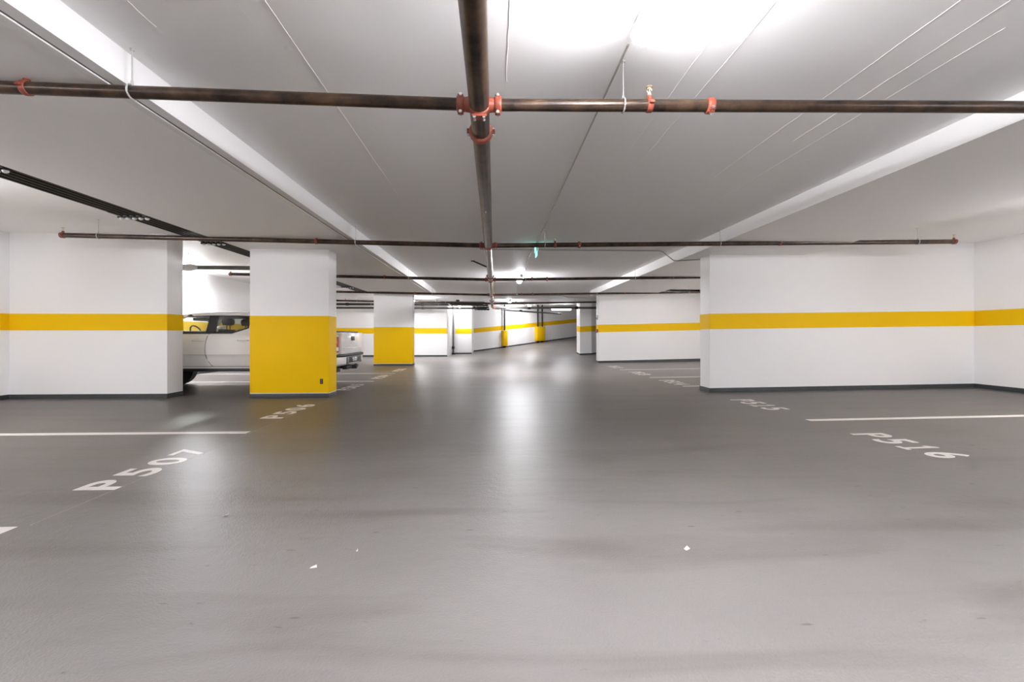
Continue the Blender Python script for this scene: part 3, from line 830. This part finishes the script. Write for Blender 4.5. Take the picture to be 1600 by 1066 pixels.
SPR_L, SPR_R = [-7.17, -3.02], [1.06, 5.06, 8.28]
HNG_L, HNG_R = [-6.6, -2.36], [0.88, 3.98, 7.6]
NTH = ['nearest', 'second nearest', 'third nearest', 'fourth nearest', 'farthest']
for k, y in enumerate(ROWS):
    for s in (-1, 1):
        xe = -7.17 if s < 0 else 8.28
        if k == 4: xe = -8.6 if s < 0 else 6.0
        t = thing('branch_pipe', f'{NTH[k]} brown sprinkler branch pipe on the {"left" if s < 0 else "right"} of the main pipe', 'pipe', (MX + s * 0.05, y, MZ), 'sprinkler branch pipes')
        MB().cyl((MX + s * MR * .9, y, bz(MX)), (xe, y, bz(xe)), BRR, n=20).build('pipe', 'pipe', t)
        coupling(t, (MX + s * 0.125, y, bz(MX + s * 0.125)), 'x', roll=math.pi / 2)
        if s > 0: coupling(t, (1.48, y, bz(1.48)), 'x', roll=0.9)
        elif k == 4: coupling(t, (-7.6, y, bz(-7.6)), 'x', roll=0.9)
        for x in (SPR_L if s < 0 else SPR_R):
            if abs(x) <= abs(xe) + 0.01: sprinkler(t, (x, y, bz(x)))
        if abs(xe) > 7:
            MB().cyl((xe - s * 0.015, y, bz(xe)), (xe + s * 0.035, y, bz(xe)), BRR * 1.25, BRR * 1.15, 16).build('end_cap', 'orange', t)
        for x in (HNG_L if s < 0 else HNG_R):
            if abs(x) <= abs(xe): hanger(t, (x, y, bz(x)), ceil_z(x, y), BRR)

main = thing('main_pipe', 'thick brown sprinkler main pipe running down the middle of the ceiling', 'pipe', (MX, 6, MZ))
MB().cyl((MX, YB + 0.3, MZ), (MX, 24.4, MZ), MR, n=28).build('pipe', 'pipe', main)
for y in (-2.8, 3.42, 11.75, 20.0):
    coupling(main, (MX, y, MZ), 'y', True)
for y in ROWS:       # mechanical tees
    b = MB()
    b.lathe((MX, y - 0.035, MZ), (0, 1, 0), [(0, MR * 1.03), (0.005, MR * 1.14), (0.065, MR * 1.14), (0.07, MR * 1.03)], 24)
    for s in (-1, 1):
        b.cyl((MX + s * MR * .9, y, MZ), (MX + s * (MR + 0.035), y, MZ), 0.05, 0.044, 18)
    b.box(MX - 0.05, MX + 0.05, y - 0.03, y + 0.03, MZ - MR * 1.28, MZ - MR * 1.05)
    tee = b.build('tee_saddle', 'orange', main, bevel=0.002, seg=1)
    for s in (-1, 1):
        o = link('bolt', BOLT, tee, (MX + s * 0.032, y, MZ - MR * 1.3)); o.rotation_euler = (math.pi / 2, 0, 0)
for y in (1.0, 5.4, 10.0, 14.9, 19.4):
    hanger(main, (MX, y, MZ), ZC, MR)
b = MB(); b.tube([(-0.53, 11.3, ZC), (-0.14, 10.6, MZ + 0.05)], 0.019, 10); b.box(-0.58, -0.48, 11.24, 11.36, ZC - 0.012, ZC)
b.build('sway_brace', 'castiron', main)
b = MB(); b.tube([(MX, 24.35, MZ), (MX + 0.01, 24.5, MZ - 0.005), (MX + 0.06, 24.62, MZ - 0.03), (MX + 0.18, 24.68, MZ - 0.05), (MX + 0.4, 24.7, MZ - 0.06)], MR, 16)
b.build('elbow', 'orange', main)

# ------------------------------------------------------------------ black conduits along the left
cb = thing('conduit_rack', 'bank of black conduits hung under the ceiling along the left', 'conduits', (-5.23, 8, 2.97))
CX = [-5.06 - 0.09 * i for i in range(5)]
for i, x in enumerate(CX):
    MB().cyl((x, YB + 0.2, 2.975), (x, 18.4, 2.975), 0.042, n=14).build('conduit', 'blackplastic', cb)
clip_b = MB()
n = 12
clip_b.tube([(0.046 * math.cos(a), 0, 0.046 * math.sin(a)) for a in [math.radians(-200 + 220 * i / n) for i in range(n + 1)]], 0.007, 6)
clip_b.lathe((0, 0, -0.064), (0, 0, -1), [(0, 0.026), (0.010, 0.030), (0.022, 0.024), (0.030, 0.010)], 12)
CLIP = clip_b.mesh('clip', 'housing')
SLEEVE = MB().cyl((0, -0.22, 0), (0, -0.06, 0), 0.047, n=14).mesh('sleeve', 'blackplastic')
for y in [-1.0, 0.9, 2.8, 4.85, 6.75, 8.6, 10.6, 12.5, 14.4, 16.3, 18.0]:
    b = MB()
    b.box(CX[-1] - 0.05, CX[0] + 0.05, y - 0.02, y + 0.02, 2.975 - 0.042 - 0.024, 2.975 - 0.042 - 0.001)
    for x in (CX[-1] - 0.04, CX[0] + 0.045):
        b.cyl((x, y, 2.905), (x, y, ZO), 0.005, n=8)
    st = b.build('strut', 'blackplastic', cb)
    for x in CX:
        link('clip', CLIP, st, (x, y, 2.975))
        link('sleeve', SLEEVE, st, (x, y, 2.975))

# ------------------------------------------------------------------ ceiling lights
def ceiling_light(x, y, label, along='y', drop=0.12, zc=None, length=1.24, power=1.0, up=3):
    zc = ceil_z(x, y) if zc is None else zc
    t = thing('ceiling_light', label, 'light', (x, y, zc), 'fluorescent ceiling lights')
    w2, l2 = 0.075, length / 2
    def bx(mb, a0, a1, c0, c1, z0, z1):     # a across, c along
        if along == 'y': mb.box(x + a0, x + a1, y + c0, y + c1, z0, z1)
        else: mb.box(x + c0, x + c1, y + a0, y + a1, z0, z1)
    h = MB(); bx(h, -0.05, 0.05, -l2, l2, zc - drop, zc - drop + 0.05)
    if drop > 0.06:
        for s in (-1, 1): bx(h, -0.006, 0.006, s * l2 * .7 - 0.006, s * l2 * .7 + 0.006, zc - drop + 0.05, zc)
    h.build('housing', 'housing', t, bevel=0.006)
    ln = MB(); n = 18       # wrap-round diffuser, wider than its housing
    prof = [(w2 * math.cos(a), w2 * 0.85 * math.sin(a)) for a in [math.radians(up - (180 + 2 * up) * i / n) for i in range(n + 1)]]
    zb = zc - drop - (0.02 if up < 30 else 0.05)
    def P(a, c, z): return (x + a, y + c, z) if along == 'y' else (x + c, y + a, z)
    vs = [P(a, -l2 + 0.02, zb + z) for a, z in prof] + [P(a, l2 - 0.02, zb + z) for a, z in prof]
    k = n + 1
    fs = [(i, i + 1, i + 1 + k, i + k) for i in range(n)] + [tuple(range(k)), tuple(range(2 * k - 1, k - 1, -1)), (0, k, 2 * k - 1, n)]
    ln.add(vs, fs).build('lens', lens_mat(power), t)
    for s in (-1, 1):
        e = MB()
        bx(e, -0.055, 0.055, s * l2 - 0.012, s * l2 + 0.012, zc - drop - 0.055, zc - drop + 0.052)
        e.build('end_cap', 'housing', t, bevel=0.005)
    return t
NEAR, SIDE, FAR = 0.48, 0.42, 0.95      # power factors of the lamps, tuned to balance near and far light
ceiling_light(0.86, 1.95, 'white tube light at the top edge, nearest the camera', power=NEAR)
ceiling_light(0.83, 14.2, 'lit tube light over the aisle, beyond the exit sign', drop=0.07, power=FAR)
ceiling_light(0.83, 24.0, 'small far tube light over the aisle before the ramp', drop=0.07, power=0.4)
ceiling_light(-8.85, 13.35, 'tube light beside the left wall above the pickup truck', power=FAR)
ceiling_light(4.3, 28.5, 'far tube light set crosswise above the ramp', 'x', 0.28, power=0.25)
ceiling_light(-2.1, 27.6, 'far tube light beside the white block at the ramp foot', 'y', power=0.25)
for (x, y, l, p, dr) in [(-7.4, 4.6, 'tube light out of view over the near left stalls', SIDE, 0.5), (8.2, 4.6, 'tube light out of view over the near right stalls', SIDE, 0.5),  # unseen lamps; those behind camera, walls and column are added to lift light levels
                  (9.3, 13.4, 'added fill tube light hidden behind the near right wall', 0.7, 0.4), (0.9, -1.9, 'added fill tube light, unseen behind the camera over the aisle', 1.9, 0.45),
                  (-7.4, -2.6, 'added fill tube light, unseen behind the camera over the left stalls', SIDE, 0.5), (8.2, -2.6, 'added fill tube light, unseen behind the camera over the right stalls', SIDE, 0.5),
                  (-4.1, 22.3, 'added fill tube light hidden behind the farther yellow column', FAR, 0.1), (2.6, 33.0, 'added fill tube light hidden over the upper ramp', 0.5, 0.1)]:
    ceiling_light(x, y, l, 'y', dr, power=p, up=50 if dr > 0.2 else 3)

# ------------------------------------------------------------------ exit sign and small conduits
t = thing('exit_sign', 'green glowing exit sign hung edge-on over the aisle', 'sign', (0.86, 9.1, ZC))
MB().box(0.84, 0.88, 8.94, 9.26, 2.885, 3.03).build('housing', 'housing', t, bevel=0.006)
MB().box(0.855, 0.865, 8.95, 9.25, 2.80, 2.884).build('edge_panel', 'exitgreen', t, 0)
for s in (-1, 1):
    xx = 0.86 + s * 0.0205
    MB().box(min(xx, xx + s * 0.004), max(xx, xx + s * 0.004), 8.96, 9.24, 2.90, 3.015).build('lit_face', 'exitgreen', t, 0)
MB().cyl((0.86, 9.1, 3.03), (0.86, 9.1, ZC), 0.012, n=10).build('stem', 'galv', t)
MB().cyl((0.86, 9.1, ZC - 0.02), (0.86, 9.1, ZC), 0.055, n=16).build('canopy_plate', 'galv', t)

tag(MB().tube([(0.86, 2.84, ZC - 0.009), (0.86, 8.9, ZC - 0.009)], 0.007, 8).build('ceiling_conduit', 'conduit'),
    'thin conduit on the ceiling from the near light to the exit sign', 'conduit')
tag(MB().tube([(0.83, 9.3, ZC - 0.012), (0.83, 13.5, ZC - 0.012)], 0.010, 8).build('ceiling_conduit', 'conduit'),
    'thin conduit on the ceiling from the exit sign to the next light', 'conduit')
tag(MB().tube([(-0.3, 9.72, ZC - 0.012), (3.62, 9.72, ZC - 0.012), (3.70, 9.72, ZC - 0.03), (3.95, 9.72, ZB - 0.005), (4.03, 9.72, ZB - 0.012), (4.65, 9.5, ZB - 0.012)], 0.012, 8).build('ceiling_conduit', 'conduit'),
    'thin conduit crossing the aisle ceiling and stepping down to the near right wall', 'conduit')
tag(MB().tube([(0.9, 20.8, ZC - 0.012), (3.2, 20.8, ZC - 0.012), (3.45, 20.8, ZC - 0.11), (5.2, 20.8, ZC - 0.12)], 0.012, 8).build('ceiling_conduit', 'conduit'),
    'thin conduit stepping down near the ramp pillar', 'conduit')

# ------------------------------------------------------------------ far pipes and fittings
def run_pipe(name, pts, r, mat, label, fits=(), hang=()):
    t = thing(name, label, 'pipe', pts[0])
    MB().tube(pts, r, 14).build('pipe', mat, t)
    p0, p1 = Vector(pts[0]), Vector(pts[-1])
    for f in fits:
        c = p0.lerp(p1, f); d = (p1 - p0).normalized()
        MB().lathe(c - d * 0.09, d, [(0, r), (0.02, r * 1.35), (0.16, r * 1.35), (0.18, r)], 14).build('sleeve', 'castiron' if mat != 'galv' else 'galv', t)
    for f in hang:
        c = p0.lerp(p1, f); hanger(t, tuple(c), ceil_z(c.x, c.y), r)
    return t
t = run_pipe('drain_pipe', [(XL + 0.05, 10.85, 2.80), (-4.3, 10.85, 2.79)], 0.05, 'greydark', 'dark drain pipe with a pale sleeve above the pickup truck', (), ())
MB().lathe((-7.42, 10.85, 2.797), (1, 0, 0), [(0, 0.05), (0.07, 0.075), (0.30, 0.085), (0.40, 0.06), (0.46, 0.05)], 16).build('pale_sleeve', 'conduit', t)
hanger(t, (-7.2, 10.85, 2.84), ZO, 0.07)
run_pipe('drain_pipe', [(XL + 0.1, 24.0, 2.845), (-0.6, 24.0, 2.83)], 0.055, 'castiron', 'upper black drain pipe crossing in front of the far left wall', (0.15, 0.42, 0.62, 0.8, 0.97), (0.3, 0.72))
run_pipe('drain_pipe', [(XL + 0.1, 24.35, 2.67), (-0.4, 24.35, 2.66)], 0.045, 'castiron', 'lower black drain pipe crossing in front of the far left wall', (0.35, 0.6), (0.5,))
run_pipe('drain_pipe', [(-6.2, 23.7, 2.98), (-3.1, 23.7, 2.955)], 0.035, 'greydark', 'thin grey pipe above the black drain pipes at the far left', (0.5,), ())
run_pipe('drain_pipe', [(0.05, 24.3, 2.69), (7.5, 24.6, 2.72)], 0.06, 'greydark', 'grey drain pipe crossing in front of the ramp', (0.25, 0.6), (0.4,))
run_pipe('drain_pipe', [(0.40, 24.8, 2.64), (0.9, 25.4, 2.6), (4.2, 28.0, 2.55)], 0.045, 'greydark', 'lowest grey pipe angling away towards the ramp wall', (0.3,), (0.97,))
dp = run_pipe('drain_pipe', [(-3.0, 23.3, ZC - 0.02), (-2.98, 23.3, 3.0), (-2.85, 23.3, 2.93), (-2.6, 23.3, 2.92), (-0.5, 23.3, 2.90)], 0.045, 'greydark', 'pipe bending down from the ceiling left of the main pipe', (0.45,), ())
MB().tube([(-2.5, 23.3, 2.93), (-1.95, 23.55, 2.55)], 0.03, 10).build('diagonal_pipe', 'conduit', dp)
# bank of short black conduits beside the main
t = thing('conduit_bank', 'block of ribbed black conduits just left of the far main pipe', 'conduits', (-0.8, 25.2, 2.75))
for i in range(4):
    MB().cyl((-1.35 + 0.09 * i, 24.9 + 0.09 * i, 2.98 - i * 0.11), (-0.35 + 0.03 * i, 24.9 + 0.09 * i, 2.98 - i * 0.11), 0.042, n=12).build('conduit', 'blackplastic', t)
    for j in range(5):
        x = -1.2 + j * 0.17 + 0.05 * i
        MB().cyl((x, 24.9 + 0.09 * i, 2.98 - i * 0.11), (x + 0.06, 24.9 + 0.09 * i, 2.98 - i * 0.11), 0.055, n=12).build('rib', 'castiron', t)
MB().cyl((-1.0, 25.0, 2.6), (-1.0, 25.0, ZC), 0.008, n=8).build('hanger_rod', 'galv', t)
# standpipe by the ramp foot
t = thing('standpipe', 'slim dark standpipe standing at the foot of the ramp', 'pipe', (-2.55, 28.1, 0))
MB().cyl((-2.55, 28.1, 0.1), (-2.55, 28.1, 2.85), 0.055, n=14).build('pipe', 'greydark', t)
MB().cyl((-2.55, 28.1, 0.35), (-2.55, 28.1, 0.5), 0.085, n=14).build('collar', 'castiron', t)
MB().box(-2.63, -2.42, 27.95, 28.25, 0.0, 0.10).build('base_plate', 'castiron', t, bevel=0.01)
MB().cyl((-2.55, 28.1, 2.85), (-2.55, 28.1, ceil_z(0, 28.1)), 0.03, n=10).build('upper_rod', 'galv', t)

# pipe guards on the ramp wall
def guard(s, wd, npipe, label):
    c = Vector((P0[0], P0[1])) + dw * s
    front = nw * 0.16
    z0 = fz(c.x + front.x, c.y + front.y)
    t = thing('pipe_guard', label, 'pipe guard', (c.x + front.x, c.y + front.y, z0), 'yellow pipe guards on the ramp wall')
    def q(a, lo, hi): return [(c.x + dw.x * (a[0]) + nw.x * lo, c.y + dw.y * a[0] + nw.y * lo), (c.x + dw.x * a[0] + nw.x * hi, c.y + dw.y * a[0] + nw.y * hi),
                              (c.x + dw.x * a[1] + nw.x * hi, c.y + dw.y * a[1] + nw.y * hi), (c.x + dw.x * a[1] + nw.x * lo, c.y + dw.y * a[1] + nw.y * lo)]
    poly = q((-wd / 2, wd / 2), 0.004, 0.26)[::-1]
    MB().prism(poly, z0 + 0.13, z0 + 1.27).build('guard_cover', 'yellow', t, bevel=0.03)
    for i in range(npipe):
        off = 0 if npipe == 1 else (-wd * 0.27 if i == 0 else wd * 0.27)
        p = c + dw * off + nw * 0.13
        MB().cyl((p.x, p.y, z0 + 1.2), (p.x, p.y, ceil_z(p.x, p.y)), 0.06, n=12).build('pipe', 'castiron', t)
        MB().cyl((p.x, p.y, z0 - 0.05), (p.x, p.y, z0 + 0.16), 0.10, n=12).build('foot', 'blackplastic', t)
guard(2.95, 0.42, 1, 'narrow yellow pipe guard with one pipe on the ramp wall')
guard(6.95, 0.98, 2, 'wide yellow pipe guard with two pipes on the ramp wall')

# devices on the end of the far right wall
t = thing('alarm_horn', 'small alarm device high on the far right wall end', 'alarm', (4.36, 18.86, 1.95))
MB().box(4.345, 4.398, 18.80, 18.93, 1.86, 2.06).build('body', 'conduit', t, bevel=0.006)
MB().box(4.325, 4.346, 18.82, 18.91, 1.89, 1.96).build('grille', 'blacktrim', t, bevel=0.004)
t = thing('pull_station', 'small red pull station below the alarm device', 'alarm', (4.36, 18.86, 1.35))
MB().box(4.345, 4.397, 18.80, 18.92, 1.32, 1.46).build('body', 'red', t, bevel=0.006)
MB().box(4.325, 4.346, 18.82, 18.90, 1.29, 1.36).build('handle', 'blacktrim', t, bevel=0.004)

# litter
def scrap(x, y, a, b, rz, label):
    m = MB()
    z = fz(x, y)
    c, s = math.cos(rz), math.sin(rz)
    pts = [(-a, -b, 0.0005), (a, -b * .7, 0.003), (a * .8, b, 0.012), (-a * .9, b * .8, 0.001)]
    m.sheet([(x + c * p[0] - s * p[1], y + s * p[0] + c * p[1], z + p[2]) for p in pts], 0.0015, (0, 0, 1))
    return tag(m.build('paper_scrap', 'paper', smooth=0), label, 'litter', 'paper scraps on the floor')
scrap(1.08, 2.47, 0.015, 0.011, 0.4, 'crumpled pinkish paper scrap on the floor right of centre')
scrap(-0.93, 2.35, 0.017, 0.006, 0.05, 'thin white paper scrap on the floor left of centre')
scrap(-0.76, 2.52, 0.005, 0.005, 0.3, 'tiny white speck of paper on the floor left of centre')
scrap(-1.78, 3.05, 0.006, 0.02, -0.9, 'small white paper sliver on the floor by P507')
